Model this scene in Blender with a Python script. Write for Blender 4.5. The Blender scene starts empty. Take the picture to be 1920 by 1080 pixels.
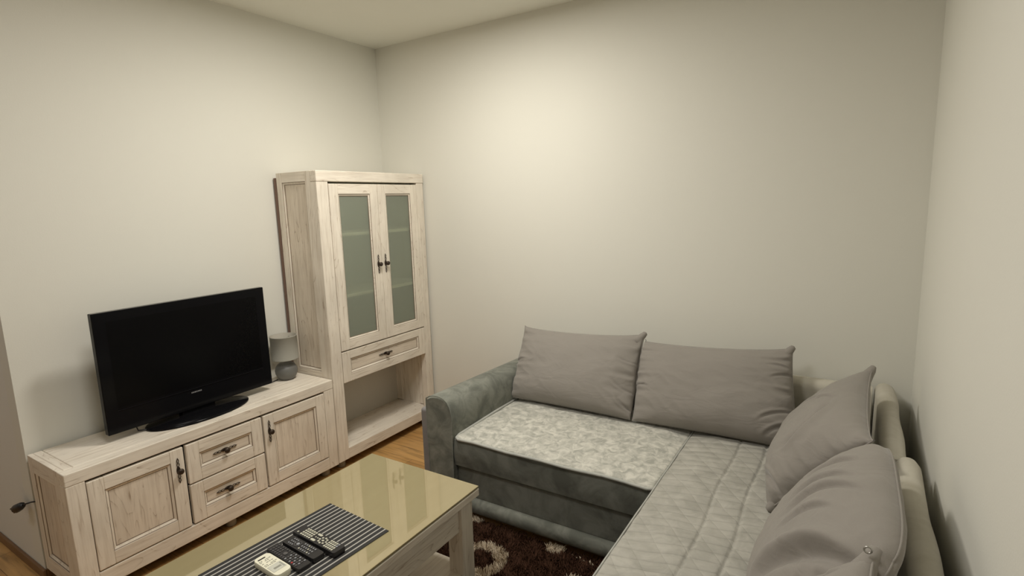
import bpy, bmesh, math, random
from mathutils import Vector, Matrix, noise
random.seed(7)
C = bpy.context.scene.collection
sc = bpy.context.scene
PI = math.pi
RH = 2.79          # room height
W = 3.345          # right wall
YC = -2.309        # where the left wall turns the corner

# ------------------------------------------------------------------ camera
def make_camera():
    f, yaw, pitch, roll = 1024.73, 0.5640, 0.1560, -0.0306
    fw = Vector((-math.sin(yaw)*math.cos(pitch), math.cos(yaw)*math.cos(pitch), -math.sin(pitch)))
    r = fw.cross(Vector((0, 0, 1))).normalized(); u = r.cross(fw)
    c, s = math.cos(roll), math.sin(roll)
    X = r*c + u*s; Y = -r*s + u*c; Z = -fw
    cam = bpy.data.cameras.new('camera'); o = bpy.data.objects.new('camera', cam); C.objects.link(o)
    o.matrix_world = Matrix(((X.x, Y.x, Z.x, 3.079), (X.y, Y.y, Z.y, -3.081), (X.z, Y.z, Z.z, 1.649), (0, 0, 0, 1)))
    cam.sensor_width = 36; cam.lens = f*36/1920; cam.clip_start = 0.02
    sc.camera = o
make_camera()

# ------------------------------------------------------------------ light
def area(name, loc, size, power, col, rot=(0, 0, 0), shape='DISK', sy=None, spread=PI):
    l = bpy.data.lights.new(name, 'AREA'); l.shape = shape; l.size = size
    if sy: l.size_y = sy
    l.energy = power; l.color = col; l.spread = spread
    o = bpy.data.objects.new(name, l); C.objects.link(o); o.location = loc; o.rotation_euler = rot
    return o
area('ceiling_lamp_light', (1.32, -1.12, RH-.03), .36, 27.5, (1, .95, .86))
area('room_fill_light', (1.85, -2.3, RH-.03), .6, 18, (1, .975, .93))  # added fill without a fitting, lifts the right side of the room
area('side_room_fill_light', (-.8, -3.7, RH-.03), .5, 6.5, (.93, .94, 1))  # added cool fill, brightens the return wall
w = bpy.data.worlds.new('world'); sc.world = w; w.use_nodes = True
w.node_tree.nodes['Background'].inputs[0].default_value = (.8, .85, 1, 1)
w.node_tree.nodes['Background'].inputs[1].default_value = .05
sc.view_settings.view_transform = 'Standard'; sc.view_settings.look = 'None'
sc.view_settings.exposure = 0.0; sc.view_settings.gamma = 1

# ------------------------------------------------------------------ materials
def nm(name):
    m = bpy.data.materials.new(name); m.use_nodes = True
    nt = m.node_tree; return m, nt, nt.nodes['Principled BSDF']
def N(nt, t, **kw):
    n = nt.nodes.new(t)
    for k, v in kw.items():
        if k in n.inputs: n.inputs[k].default_value = v
        else: setattr(n, k, v)
    return n
def coords(nt, scale=(1, 1, 1), rot=(0, 0, 0)):
    tc = N(nt, 'ShaderNodeTexCoord'); mp = N(nt, 'ShaderNodeMapping')
    mp.inputs['Scale'].default_value = scale; mp.inputs['Rotation'].default_value = rot
    nt.links.new(tc.outputs['Object'], mp.inputs[0]); return mp.outputs[0]
def ramp(nt, src, stops):
    r = N(nt, 'ShaderNodeValToRGB'); e = r.color_ramp.elements
    while len(e) < len(stops): e.new(.5)
    for i, (p, c) in enumerate(stops):
        e[i].position = p; e[i].color = (*c, 1) if len(c) == 3 else c
    nt.links.new(src, r.inputs[0]); return r.outputs[0]
def mix(nt, fac, a, b, mode='MIX'):
    n = N(nt, 'ShaderNodeMix', data_type='RGBA', blend_type=mode)
    for i, v in ((0, fac), (6, a), (7, b)):
        if hasattr(v, 'links'): nt.links.new(v, n.inputs[i])
        elif i == 0: n.inputs[0].default_value = v
        else: n.inputs[i].default_value = (*v, 1)
    return n.outputs[2]
def bump(nt, b, h, strength, dist):
    n = N(nt, 'ShaderNodeBump'); n.inputs['Strength'].default_value = strength; n.inputs['Distance'].default_value = dist
    nt.links.new(h, n.inputs['Height']); nt.links.new(n.outputs[0], b.inputs['Normal'])
def plain(name, col, rough=.5, metal=0, spec=.5, bs=0, bscale=200):
    m, nt, b = nm(name)
    b.inputs['Base Color'].default_value = (*col, 1); b.inputs['Roughness'].default_value = rough
    b.inputs['Metallic'].default_value = metal; b.inputs['Specular IOR Level'].default_value = spec
    co = coords(nt); n = N(nt, 'ShaderNodeTexNoise', Scale=bscale, Detail=3); nt.links.new(co, n.inputs['Vector'])
    c2 = mix(nt, n.outputs['Fac'], tuple(x*.94 for x in col), tuple(min(1, x*1.06) for x in col))
    nt.links.new(c2, b.inputs['Base Color'])
    if bs: bump(nt, b, n.outputs['Fac'], bs, .002)
    return m
def wall_mat(name, col):
    m, nt, b = nm(name); co = coords(nt)
    n1 = N(nt, 'ShaderNodeTexNoise', Scale=1.3, Detail=3); nt.links.new(co, n1.inputs['Vector'])
    n2 = N(nt, 'ShaderNodeTexNoise', Scale=160, Detail=4); nt.links.new(co, n2.inputs['Vector'])
    nt.links.new(mix(nt, n1.outputs['Fac'], tuple(x*.97 for x in col), col), b.inputs['Base Color'])
    b.inputs['Roughness'].default_value = .85; b.inputs['Specular IOR Level'].default_value = .25
    bump(nt, b, n2.outputs['Fac'], .12, .002); return m
def whitewash(name, axis, light=(.90, .83, .72), dark=(.43, .34, .25), amt=.85):
    """whitewashed oak, grain along axis 0,1,2"""
    m, nt, b = nm(name)
    s = [22, 22, 22]; s[axis] = 1.3
    co = coords(nt, s)
    n = N(nt, 'ShaderNodeTexNoise', Scale=3.0, Detail=7, Roughness=.62, Distortion=.25); nt.links.new(co, n.inputs['Vector'])
    s2 = [7, 7, 7]; s2[axis] = .9
    co2 = coords(nt, s2)
    wv = N(nt, 'ShaderNodeTexNoise', Scale=1.2, Detail=2, Distortion=.6); nt.links.new(co2, wv.inputs['Vector'])
    # growth rings: bands of a smooth field
    mul = N(nt, 'ShaderNodeMath', operation='MULTIPLY'); mul.inputs[1].default_value = 17; nt.links.new(wv.outputs['Fac'], mul.inputs[0])
    fr = N(nt, 'ShaderNodeMath', operation='FRACT'); nt.links.new(mul.outputs[0], fr.inputs[0])
    rings = ramp(nt, fr.outputs[0], [(0, (1, 1, 1)), (.10, (.25, .25, .25)), (.3, (0, 0, 0)), (1, (0, 0, 0))])
    fine = ramp(nt, n.outputs['Fac'], [(.40, (1, 1, 1)), (.52, (.25, .25, .25)), (.64, (0, 0, 0))])
    a = mix(nt, 1.0, rings, fine, 'MULTIPLY')
    bl = N(nt, 'ShaderNodeTexNoise', Scale=5, Detail=3); nt.links.new(coords(nt), bl.inputs['Vector'])
    base = mix(nt, ramp(nt, bl.outputs['Fac'], [(.35, (0, 0, 0)), (.7, (1, 1, 1))]), light, tuple(x*.86 for x in light))
    c1 = mix(nt, N(nt, 'ShaderNodeMath').outputs[0] if False else .0, base, base)
    f1 = N(nt, 'ShaderNodeMath', operation='MULTIPLY'); f1.inputs[1].default_value = amt*.55; nt.links.new(fine, f1.inputs[0])
    c2 = mix(nt, f1.outputs[0], c1, tuple((x+y)/2 for x, y in zip(light, dark)))
    f2 = N(nt, 'ShaderNodeMath', operation='MULTIPLY'); f2.inputs[1].default_value = amt; nt.links.new(a, f2.inputs[0])
    c3 = mix(nt, f2.outputs[0], c2, dark)
    nt.links.new(c3, b.inputs['Base Color'])
    b.inputs['Roughness'].default_value = .5; b.inputs['Specular IOR Level'].default_value = .35
    bump(nt, b, n.outputs['Fac'], .2, .0012)
    return m
def floor_mat():
    m, nt, b = nm('oak_floor'); co = coords(nt)
    br = N(nt, 'ShaderNodeTexBrick', Scale=1.0); br.inputs['Brick Width'].default_value = 1.1; br.inputs['Row Height'].default_value = .12
    br.inputs['Mortar Size'].default_value = .0012; br.offset = .37
    br.inputs['Color1'].default_value = (.47, .25, .085, 1); br.inputs['Color2'].default_value = (.60, .35, .13, 1)
    br.inputs['Mortar'].default_value = (.16, .08, .03, 1); nt.links.new(co, br.inputs['Vector'])
    n = N(nt, 'ShaderNodeTexNoise', Scale=2.2, Detail=7, Roughness=.6, Distortion=1.2); nt.links.new(coords(nt, (1.2, 12, 1)), n.inputs['Vector'])
    g = ramp(nt, n.outputs['Fac'], [(.35, (.60, .60, .60)), (.5, (.95, .95, .95)), (.7, (1.1, 1.1, 1.1))])
    nt.links.new(mix(nt, 1, br.outputs[0], g, 'MULTIPLY'), b.inputs['Base Color'])
    b.inputs['Roughness'].default_value = .32; return m
def velvet(name, col, col2, scale=9, rough=.85, sheen=.15, bs=.35, patch=(.38, .62), det=5):
    m, nt, b = nm(name); co = coords(nt)
    n = N(nt, 'ShaderNodeTexNoise', Scale=scale, Detail=det, Roughness=.6, Distortion=.8); nt.links.new(co, n.inputs['Vector'])
    c = mix(nt, ramp(nt, n.outputs['Fac'], [(patch[0], (0, 0, 0)), (patch[1], (1, 1, 1))]), col, col2)
    nt.links.new(c, b.inputs['Base Color'])
    b.inputs['Roughness'].default_value = rough; b.inputs['Specular IOR Level'].default_value = .15
    b.inputs['Sheen Weight'].default_value = sheen; b.inputs['Sheen Roughness'].default_value = .4
    n2 = N(nt, 'ShaderNodeTexNoise', Scale=26, Detail=4); nt.links.new(co, n2.inputs['Vector'])
    bump(nt, b, n2.outputs['Fac'], bs, .006); return m
def quilt_mat(name, col, col2):
    m = velvet(name, col, col2, scale=14, patch=(.3, .7)); nt = m.node_tree; b = nt.nodes['Principled BSDF']
    co = coords(nt)
    hs = []
    for ang, per, amp in ((math.radians(100), .052, 1.0), (math.radians(38), .085, .55)):
        mp = N(nt, 'ShaderNodeMapping'); mp.inputs['Rotation'].default_value = (0, 0, ang); mp.vector_type = 'TEXTURE'
        wob = N(nt, 'ShaderNodeTexNoise', Scale=4, Detail=1); nt.links.new(co, wob.inputs['Vector'])
        ws = N(nt, 'ShaderNodeVectorMath', operation='SCALE'); ws.inputs['Scale'].default_value = .03; nt.links.new(wob.outputs['Color'], ws.inputs[0])
        ad = N(nt, 'ShaderNodeVectorMath', operation='ADD'); nt.links.new(co, ad.inputs[0]); nt.links.new(ws.outputs[0], ad.inputs[1])
        nt.links.new(ad.outputs[0], mp.inputs[0])
        sx = N(nt, 'ShaderNodeSeparateXYZ'); nt.links.new(mp.outputs[0], sx.inputs[0])
        pp = N(nt, 'ShaderNodeMath', operation='PINGPONG'); pp.inputs[1].default_value = per/2; nt.links.new(sx.outputs[0], pp.inputs[0])
        dv = N(nt, 'ShaderNodeMath', operation='DIVIDE'); dv.inputs[1].default_value = per/2; nt.links.new(pp.outputs[0], dv.inputs[0])
        pw = N(nt, 'ShaderNodeMath', operation='POWER'); pw.inputs[1].default_value = .42; nt.links.new(dv.outputs[0], pw.inputs[0])
        ml = N(nt, 'ShaderNodeMath', operation='MULTIPLY'); ml.inputs[1].default_value = amp; nt.links.new(pw.outputs[0], ml.inputs[0])
        hs.append(ml.outputs[0])
    ad = N(nt, 'ShaderNodeMath', operation='ADD'); nt.links.new(hs[0], ad.inputs[0]); nt.links.new(hs[1], ad.inputs[1])
    old = [l for l in nt.links if l.to_socket == b.inputs['Normal']][0].from_node
    bm2 = N(nt, 'ShaderNodeBump'); bm2.inputs['Strength'].default_value = .5; bm2.inputs['Distance'].default_value = .016
    nt.links.new(ad.outputs[0], bm2.inputs['Height']); nt.links.new(old.outputs[0], bm2.inputs['Normal'])
    nt.links.new(bm2.outputs[0], b.inputs['Normal']); return m
def linen(name, col):
    m, nt, b = nm(name); co = coords(nt)
    n = N(nt, 'ShaderNodeTexNoise', Scale=3, Detail=3); nt.links.new(co, n.inputs['Vector'])
    n2 = N(nt, 'ShaderNodeTexNoise', Scale=700, Detail=2); nt.links.new(co, n2.inputs['Vector'])
    n3 = N(nt, 'ShaderNodeTexNoise', Scale=7, Detail=2, Distortion=1.5); nt.links.new(coords(nt, (1, 1, 2.2)), n3.inputs['Vector'])
    c = mix(nt, n.outputs['Fac'], tuple(x*.9 for x in col), tuple(x*1.1 for x in col))
    c = mix(nt, .25, c, mix(nt, n2.outputs['Fac'], tuple(x*.6 for x in col), tuple(x*1.4 for x in col)))
    nt.links.new(c, b.inputs['Base Color']); b.inputs['Roughness'].default_value = .9
    b.inputs['Specular IOR Level'].default_value = .1; b.inputs['Sheen Weight'].default_value = .3; b.inputs['Sheen Roughness'].default_value = .4
    h = N(nt, 'ShaderNodeMath', operation='MULTIPLY_ADD'); h.inputs[1].default_value = .06
    nt.links.new(n2.outputs['Fac'], h.inputs[0]); nt.links.new(n3.outputs['Fac'], h.inputs[2])
    bump(nt, b, h.outputs[0], .35, .012); return m
def frosted():
    m, nt, b = nm('frosted_glass')
    n = N(nt, 'ShaderNodeTexNoise', Scale=300); nt.links.new(coords(nt), n.inputs['Vector'])
    nt.links.new(mix(nt, n.outputs['Fac'], (.66, .71, .60), (.70, .75, .64)), b.inputs['Base Color'])
    b.inputs['Transmission Weight'].default_value = .76; b.inputs['Roughness'].default_value = .2; b.inputs['IOR'].default_value = 1.2
    return m
def table_glass():
    m, nt, b = nm('bronze_table_glass')
    n = N(nt, 'ShaderNodeTexNoise', Scale=4, Detail=3); nt.links.new(coords(nt, (6, 1, 1)), n.inputs['Vector'])
    nt.links.new(mix(nt, n.outputs['Fac'], (.345, .29, .16), (.385, .325, .185)), b.inputs['Base Color'])
    b.inputs['Roughness'].default_value = .025; b.inputs['IOR'].default_value = 2.3; b.inputs['Specular Tint'].default_value = (1, .96, .84, 1)
    return m

M = dict(
    wall=wall_mat('white_wall_paint', (.80, .79, .72)),
    wall_cool=wall_mat('white_wall_paint_side', (.80, .79, .74)),
    ceil=wall_mat('ceiling_paint', (.88, .88, .80)),
    floor=floor_mat(),
    wx=whitewash('whitewashed_oak_x', 0), wy=whitewash('whitewashed_oak_y', 1), wz=whitewash('whitewashed_oak_z', 2),
    pz=whitewash('whitewashed_oak_panel', 2, light=(.84, .75, .63), dark=(.38, .29, .21), amt=1.0),
    py=whitewash('whitewashed_oak_panel_y', 1, light=(.84, .75, .63), dark=(.38, .29, .21), amt=1.0),
    glaze=plain('brown_glaze_line', (.24, .18, .13), .6),
    dark=plain('dark_interior_gap', (.03, .022, .018), .8),
    backb=plain('brown_hardboard', (.20, .12, .09), .7),
    board=plain('pale_back_board', (.62, .59, .52), .6),
    bronze=plain('aged_bronze', (.055, .04, .03), .42, .6, bs=.3, bscale=400),
    frost=frosted(), tglass=table_glass(),
    tvblack=plain('glossy_black_plastic', (.006, .006, .007), .12, spec=.12),
    tvscreen=plain('dark_screen', (.0035, .0035, .004), .22, spec=.12),
    tvside=plain('satin_black_plastic', (.012, .011, .013), .4, spec=.12),
    silver=plain('silver_print', (.4, .4, .42), .4, .5),
    black=plain('black_plastic', (.016, .015, .017), .38),
    ceramic=plain('grey_ceramic', (.155, .155, .145), .42, bs=.1),
    shade=plain('grey_fabric_shade', (.36, .35, .305), .9, bs=.3, bscale=600),
    shade_in=plain('shade_lining', (.62, .59, .52), .9),
    cream=plain('cream_plastic', (.84, .82, .66), .4),
    grey=plain('grey_print', (.30, .30, .25), .6),
    greyl=plain('light_grey_label', (.60, .60, .52), .5),
    key_light=plain('pale_rubber_key', (.55, .54, .44), .6),
    key_grey=plain('grey_rubber_key', (.30, .31, .33), .5),
    key_dark=plain('dark_rubber_key', (.09, .085, .085), .5),
    key_red=plain('red_rubber_key', (.55, .06, .06), .5),
    baseb=plain('brown_baseboard', (.20, .105, .045), .45),
    metal=plain('grey_metal', (.45, .44, .42), .35, .9),
    footm=plain('grey_plastic_foot', (.30, .28, .24), .5),
    arm=velvet('grey_green_velvet', (.152, .159, .137), (.26, .268, .232)),
    armout=velvet('grey_velvet_outer', (.225, .215, .215), (.255, .245, .24), bs=.15),
    seatside=velvet('grey_velvet_side', (.125, .13, .112), (.215, .222, .195), scale=6),
    seat=velvet('pale_crushed_velvet', (.38, .38, .34), (.66, .645, .58), scale=24, patch=(.36, .64)),
    quilt=quilt_mat('pale_quilted_velvet', (.37, .36, .32), (.50, .485, .435)),
    back=velvet('beige_velvet', (.52, .49, .41), (.58, .55, .47), bs=.12),
    pipe=velvet('pale_piping', (.42, .43, .40), (.5, .5, .46)),
    cush=linen('taupe_grey_linen', (.30, .278, .252)),
    rugd=plain('dark_brown_pile', (.075, .036, .022), .9, spec=.1),
    rugl=plain('cream_pile', (.66, .56, .43), .9, spec=.1),
)
def mat_mat():
    m, nt, b = nm('striped_woven_mat'); co = coords(nt)
    sx = N(nt, 'ShaderNodeSeparateXYZ'); nt.links.new(co, sx.inputs[0])
    pp = N(nt, 'ShaderNodeMath', operation='PINGPONG'); pp.inputs[1].default_value = .0107; nt.links.new(sx.outputs[0], pp.inputs[0])
    st = ramp(nt, pp.outputs[0], [(0, (1, 1, 1)), (.0007, (1, 1, 1)), (.0012, (0, 0, 0))])
    n = N(nt, 'ShaderNodeTexNoise', Scale=3, Detail=4); nt.links.new(coords(nt, (150, 18, 1)), n.inputs['Vector'])
    dk = mix(nt, n.outputs['Fac'], (.008, .008, .009), (.034, .033, .032))
    nt.links.new(mix(nt, st, dk, (.60, .58, .53)), b.inputs['Base Color'])
    b.inputs['Roughness'].default_value = .75; bump(nt, b, n.outputs['Fac'], .4, .001); return m
M['mat'] = mat_mat()

# ------------------------------------------------------------------ mesh helpers
class MB:
    def __init__(s): s.v = []; s.f = []; s.mi = []; s.mats = []; s.sm = []
    def idx(s, m):
        if m not in s.mats: s.mats.append(m)
        return s.mats.index(m)
    def add(s, vs, fs, m, smooth=False):
        o = len(s.v); s.v += [tuple(p) for p in vs]; i = s.idx(m)
        for f in fs: s.f.append([a+o for a in f]); s.mi.append(i); s.sm.append(smooth)
    def box(s, x0, x1, y0, y1, z0, z1, m):
        v = [(x, y, z) for x in (x0, x1) for y in (y0, y1) for z in (z0, z1)]
        s.add(v, [(0, 1, 3, 2), (4, 6, 7, 5), (0, 4, 5, 1), (2, 3, 7, 6), (0, 2, 6, 4), (1, 5, 7, 3)], m)
    def tube(s, pts, r, m, n=8, closed=False):
        pts = [Vector(p) for p in pts]; vs = []; fs = []
        k = len(pts); up = Vector((0.13, .21, 1)).normalized()
        for i, p in enumerate(pts):
            t = (pts[(i+1) % k]-pts[i-1]) if closed else (pts[min(i+1, k-1)]-pts[max(i-1, 0)])
            t.normalize(); a = t.cross(up)
            if a.length < .05: a = t.cross(Vector((1, 0, 0)))
            a.normalize(); b = t.cross(a); rr = r[i] if isinstance(r, (list, tuple)) else r
            vs += [p + a*rr*math.cos(2*PI*j/n) + b*rr*math.sin(2*PI*j/n) for j in range(n)]
        rng = k if closed else k-1
        for i in range(rng):
            for j in range(n):
                a, b_ = i*n+j, i*n+(j+1) % n; c, d = ((i+1) % k)*n+(j+1) % n, ((i+1) % k)*n+j
                fs.append((a, b_, c, d))
        if not closed: fs += [tuple(range(n))[::-1], tuple((k-1)*n+j for j in range(n))]
        s.add(vs, fs, m, True)
    def lathe(s, prof, m, c=(0, 0, 0), ax=2, n=32, sx=1, sy=1):
        vs = []; fs = []
        for (r, h) in prof:
            for j in range(n):
                a = 2*PI*j/n; p = [r*math.cos(a)*sx, r*math.sin(a)*sy, h]
                if ax == 0: p = [h, p[0], p[1]]
                if ax == 1: p = [p[0], h, p[1]]
                vs.append((p[0]+c[0], p[1]+c[1], p[2]+c[2]))
        k = len(prof)
        for i in range(k-1):
            for j in range(n): fs.append((i*n+j, i*n+(j+1) % n, (i+1)*n+(j+1) % n, (i+1)*n+j))
        fs += [tuple(range(n))[::-1], tuple((k-1)*n+j for j in range(n))]
        s.add(vs, fs, m, True)
    def prism(s, poly, y0, y1, m, ax=1, smooth=False):
        """extrude 2D polygon along axis"""
        n = len(poly)
        def P(a, b, t): return (a, t, b) if ax == 1 else ((t, a, b) if ax == 0 else (a, b, t))
        vs = [P(a, b, y0) for a, b in poly]+[P(a, b, y1) for a, b in poly]
        s.add(vs, [(i, (i+1) % n, n+(i+1) % n, n+i) for i in range(n)], m, smooth)
        s.add(vs, [tuple(range(n))[::-1], tuple(range(n, 2*n))], m)
    def build(s, name, parent=None, bevel=0, seg=2, loc=None):
        me = bpy.data.meshes.new(name); me.from_pydata(s.v, [], s.f)
        for m in s.mats: me.materials.append(m)
        me.polygons.foreach_set('material_index', s.mi); me.polygons.foreach_set('use_smooth', s.sm)
        bm = bmesh.new(); bm.from_mesh(me); bmesh.ops.recalc_face_normals(bm, faces=bm.faces); bm.to_mesh(me); bm.free()
        o = bpy.data.objects.new(name, me); C.objects.link(o)
        if parent: o.parent = parent
        if loc: o.location = loc
        if bevel:
            md = o.modifiers.new('bevel', 'BEVEL'); md.width = bevel; md.segments = seg; md.limit_method = 'ANGLE'; md.angle_limit = .7
            md.harden_normals = False
        return o
def soft(o):
    for p in o.data.polygons: p.use_smooth = True
    return o
def tag(o, label=None, cat=None, group=None, kind=None):
    for k, v in (('label', label), ('category', cat), ('group', group), ('kind', kind)):
        if v: o[k] = v
    return o
def thing(name, label, cat, loc=(0, 0, 0), rz=0, group=None):
    o = bpy.data.objects.new(name, None); C.objects.link(o); o.location = loc; o.rotation_euler = (0, 0, rz)
    o.empty_display_size = .1
    return tag(o, label, cat, group)
def rel(o, base):        # keep mesh where it is in the world, though parented to an empty at base
    o.location = Vector(o.location) - Vector(base); return o

# ------------------------------------------------------------------ the room
def struct(name, x0, x1, y0, y1, z0, z1, m):
    b = MB(); b.box(x0, x1, y0, y1, z0, z1, m); o = b.build(name); return tag(o, kind='structure')
XL, YB = -1.6, -5.2
struct('floor', XL-.1, W+.1, YB-.1, .1, -.1, 0, M['floor'])
struct('ceiling', XL-.1, W+.1, YB-.1, .1, RH, RH+.1, M['ceil'])
struct('wall_back', -.1, W+.1, 0, .1, 0, RH, M['wall'])
struct('wall_left', -.1, 0, YC, 0, 0, RH, M['wall'])
struct('wall_return', XL, -.1, YC, YC+.1, 0, RH, M['wall_cool'])
struct('wall_far_left', XL-.1, XL, YB, YC+.1, 0, RH, M['wall_cool'])
struct('wall_right', W, W+.1, YB, 0, 0, RH, M['wall'])
struct('wall_front', XL, W, YB-.1, YB, 0, RH, M['wall'])
def basebd(name, x0, x1, y0, y1):
    b = MB(); b.box(x0, x1, y0, y1, 0, .045, M['baseb']); tag(b.build(name, bevel=.004), kind='structure')
basebd('baseboard_return', XL, .013, YC-.013, YC)
basebd('baseboard_left', 0, .013, YC, -.013)
basebd('baseboard_back', 0, W, -.013, 0)
basebd('baseboard_right', W-.013, W, YB, -.013)

# ------------------------------------------------------------------ ornate handle
def handle(parent, c, vertical, base, knobdir=1, L=.128):
    """bronze pierced backplate with a knob, on a +x facing front, c = (x,y,z) of the face point"""
    b = MB(); m = M['bronze']
    def P(t, s, w):   # t along plate, s across, w outwards
        return (c[0]+w, c[1]+s, c[2]+t) if vertical else (c[0]+w, c[1]+t, c[2]+s)
    def ring(t0, rt, rs, r=.0017):
        b.tube([P(t0+rt*math.cos(a*2*PI/14), rs*math.sin(a*2*PI/14), .0032) for a in range(14)], r, m, 6, True)
    h = L/2
    for s in (-1, 1):
        ring(s*(h-.016), .009, .0045); ring(s*(h-.034), .0095, .0055)
        b.tube([P(s*(h-.008), 0, .003), P(s*h, 0, .003)], [.0038, .0008], m, 6)
        b.tube([P(s*(h-.026), 0, .003), P(s*(h-.024), 0, .003)], .0045, m, 6)
    pr = []
    n = 18
    vs = [P(.021*math.cos(2*PI*i/n), .0095*math.sin(2*PI*i/n), 0) for i in range(n)] + [P(.018*math.cos(2*PI*i/n), .0075*math.sin(2*PI*i/n), .005) for i in range(n)]
    b.add(vs, [(i, (i+1) % n, n+(i+1) % n, n+i) for i in range(n)]+[tuple(range(n, 2*n))], m)
    b.lathe([(.005, 0), (.0055, .012), (.012, .017), (.0145, .023), (.013, .029), (.006, .032), (.0005, .0325)], m, c, 0, 16)
    return rel(b.build('handle', parent), base)

def framed(b, plane, u0, u1, v0, v1, w0, w1, st, rail, depth, panel='pz', face=1, mould=.012):
    """frame-and-panel board. plane 'x' faces +x (u=y, v=z, w=x); plane 'y' faces -y (u=x, v=z, w=-y)."""
    def bx(mb, a0, a1, c0, c1, d0, d1, m):
        if plane == 'x': mb.box(d0, d1, a0, a1, c0, c1, m)
        else: mb.box(a0, a1, -d1, -d0, c0, c1, m)
    hz = M['wy'] if plane == 'x' else M['wx']
    bx(b, u0, u0+st, v0, v1, w0, w1, M['wz']); bx(b, u1-st, u1, v0, v1, w0, w1, M['wz'])
    bx(b, u0+st, u1-st, v0, v0+rail, w0, w1-.0004, hz); bx(b, u0+st, u1-st, v1-rail, v1, w0, w1-.0004, hz)
    return bx
def panel_part(parent, base, plane, u0, u1, v0, v1, w1, depth, mould, mat, name='panel', glaze=True):
    """sloped moulding + recessed field, inside a frame opening"""
    b = MB()
    def P(u, v, w): return (w, u, v) if plane == 'x' else (u, -w, v)
    a = [(u0, v0), (u1, v0), (u1, v1), (u0, v1)]
    def ins(d): return [(u0+d, v0+d), (u1-d, v0+d), (u1-d, v1-d), (u0+d, v1-d)]
    levels = [(0, w1-.0015, None), (.0025, w1-.004, M['glaze']), (mould, w1-depth*.8, M['wz'] if mat is M['pz'] else M['wy']), (mould+.001, w1-depth, M['glaze']), (mould+.0035, w1-depth, M['glaze'])]
    prev = None
    for d, w, m in levels:
        ring = [P(u, v, w) for u, v in ins(d)]
        if prev: b.add(prev+ring, [(i, (i+1) % 4, 4+(i+1) % 4, 4+i) for i in range(4)], m)
        prev = ring
    if mat: b.add(prev, [(0, 1, 2, 3)], mat)
    return rel(b.build(name, parent), base)

# ------------------------------------------------------------------ television stand
def tv_stand():
    base = (.22, -1.63, 0)
    t = thing('television_stand', 'low whitewashed oak stand with two doors and two drawers under the television', 'tv stand', base)
    x0, x1, y0, y1, z0, z1 = .022, .409, YC, -.953, .055, .607
    b = MB()
    b.box(x0, x1-.06, y0+.055, y1, .552, z1, M['wy']); b.box(x1-.0596, x1+.001, y0-.0005, y1, .552, z1+.0002, M['wy'])
    b.box(x0, x1-.06, y0+.0205, y0+.0535, .5522, z1+.0003, M['wx'])
    rel(b.build('top', t, .004, 3), base)
    b = MB()
    b.box(x1-.06, x1, y0, y0+.068, z0, .5515, M['wz']); b.box(x1-.06, x1, y1-.068, y1, z0, .5515, M['wz'])
    b.box(x1-.03, x1-.001, y0+.068, y1-.068, z0, .128, M['wy'])
    b.box(x0, x0+.01, y0+.01, y1-.01, z0, .5515, M['board'])
    b.box(x0+.01, x1-.03, y0+.02, y1-.02, z0+.02, .075, M['board'])
    b.box(x1-.36, x1-.06, y1-.02, y1, z0, .5515, M['wz'])
    b.box(x0+.01, x1-.03, -1.845, -1.83, .075, .5515, M['dark']); b.box(x0+.01, x1-.03, -1.442, -1.43, .075, .5515, M['dark'])  # near-black strips stand in for shade between doors and drawers
    b.box(x1-.035, x1-.030, y0+.02, y1-.02, .10, .5515, M['dark'])  # dark sheet behind the fronts, shade of the gaps put in as colour
    rel(b.build('carcass', t, .0025), base)
    # left side: frame and panel
    b = MB(); framed(b, 'y', x0, x1-.0602, z0, z1, -y0-.02, -y0, .05, .075, .012)
    s = rel(b.build('side_panel', t, .002), base)
    panel_part(s, (0, 0, 0), 'y', x0+.05, x1-.1102, z0+.075, z1-.075, -y0, .012, .012, M['pz'], 'panel')
    def front(name, u0, u1, v0, v1, pm, hv, hc):
        b = MB(); framed(b, 'x', u0, u1, v0, v1, x1-.021, x1+.001, .061, .06, .01)
        d = rel(b.build(name, t, .003), base)
        panel_part(d, (0, 0, 0), 'x', u0+.061, u1-.061, v0+.06, v1-.06, x1+.001, .011, .012, pm)
        handle(d, hc, hv, (0, 0, 0))
    front('door', -2.238, -1.848, .135, .541, M['pz'], True, (x1+.001, -1.879, .435))
    front('door', -1.428, -1.024, .135, .541, M['pz'], True, (x1+.001, -1.397, .447))
    front('drawer', -1.836, -1.438, .342, .541, M['py'], False, (x1-.009, -1.645, .442))
    front('drawer', -1.836, -1.438, .135, .335, M['py'], False, (x1-.009, -1.650, .235))
    for y in (y0+.06, -1.63, y1-.06):
        for x in (x1-.06, x0+.05):
            b = MB(); b.lathe([(.024, 0), (.026, .004), (.026, .05), (.022, .0565)], M['footm'], (x, y, 0), n=20); rel(b.build('foot', t), base)
tv_stand()

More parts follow.
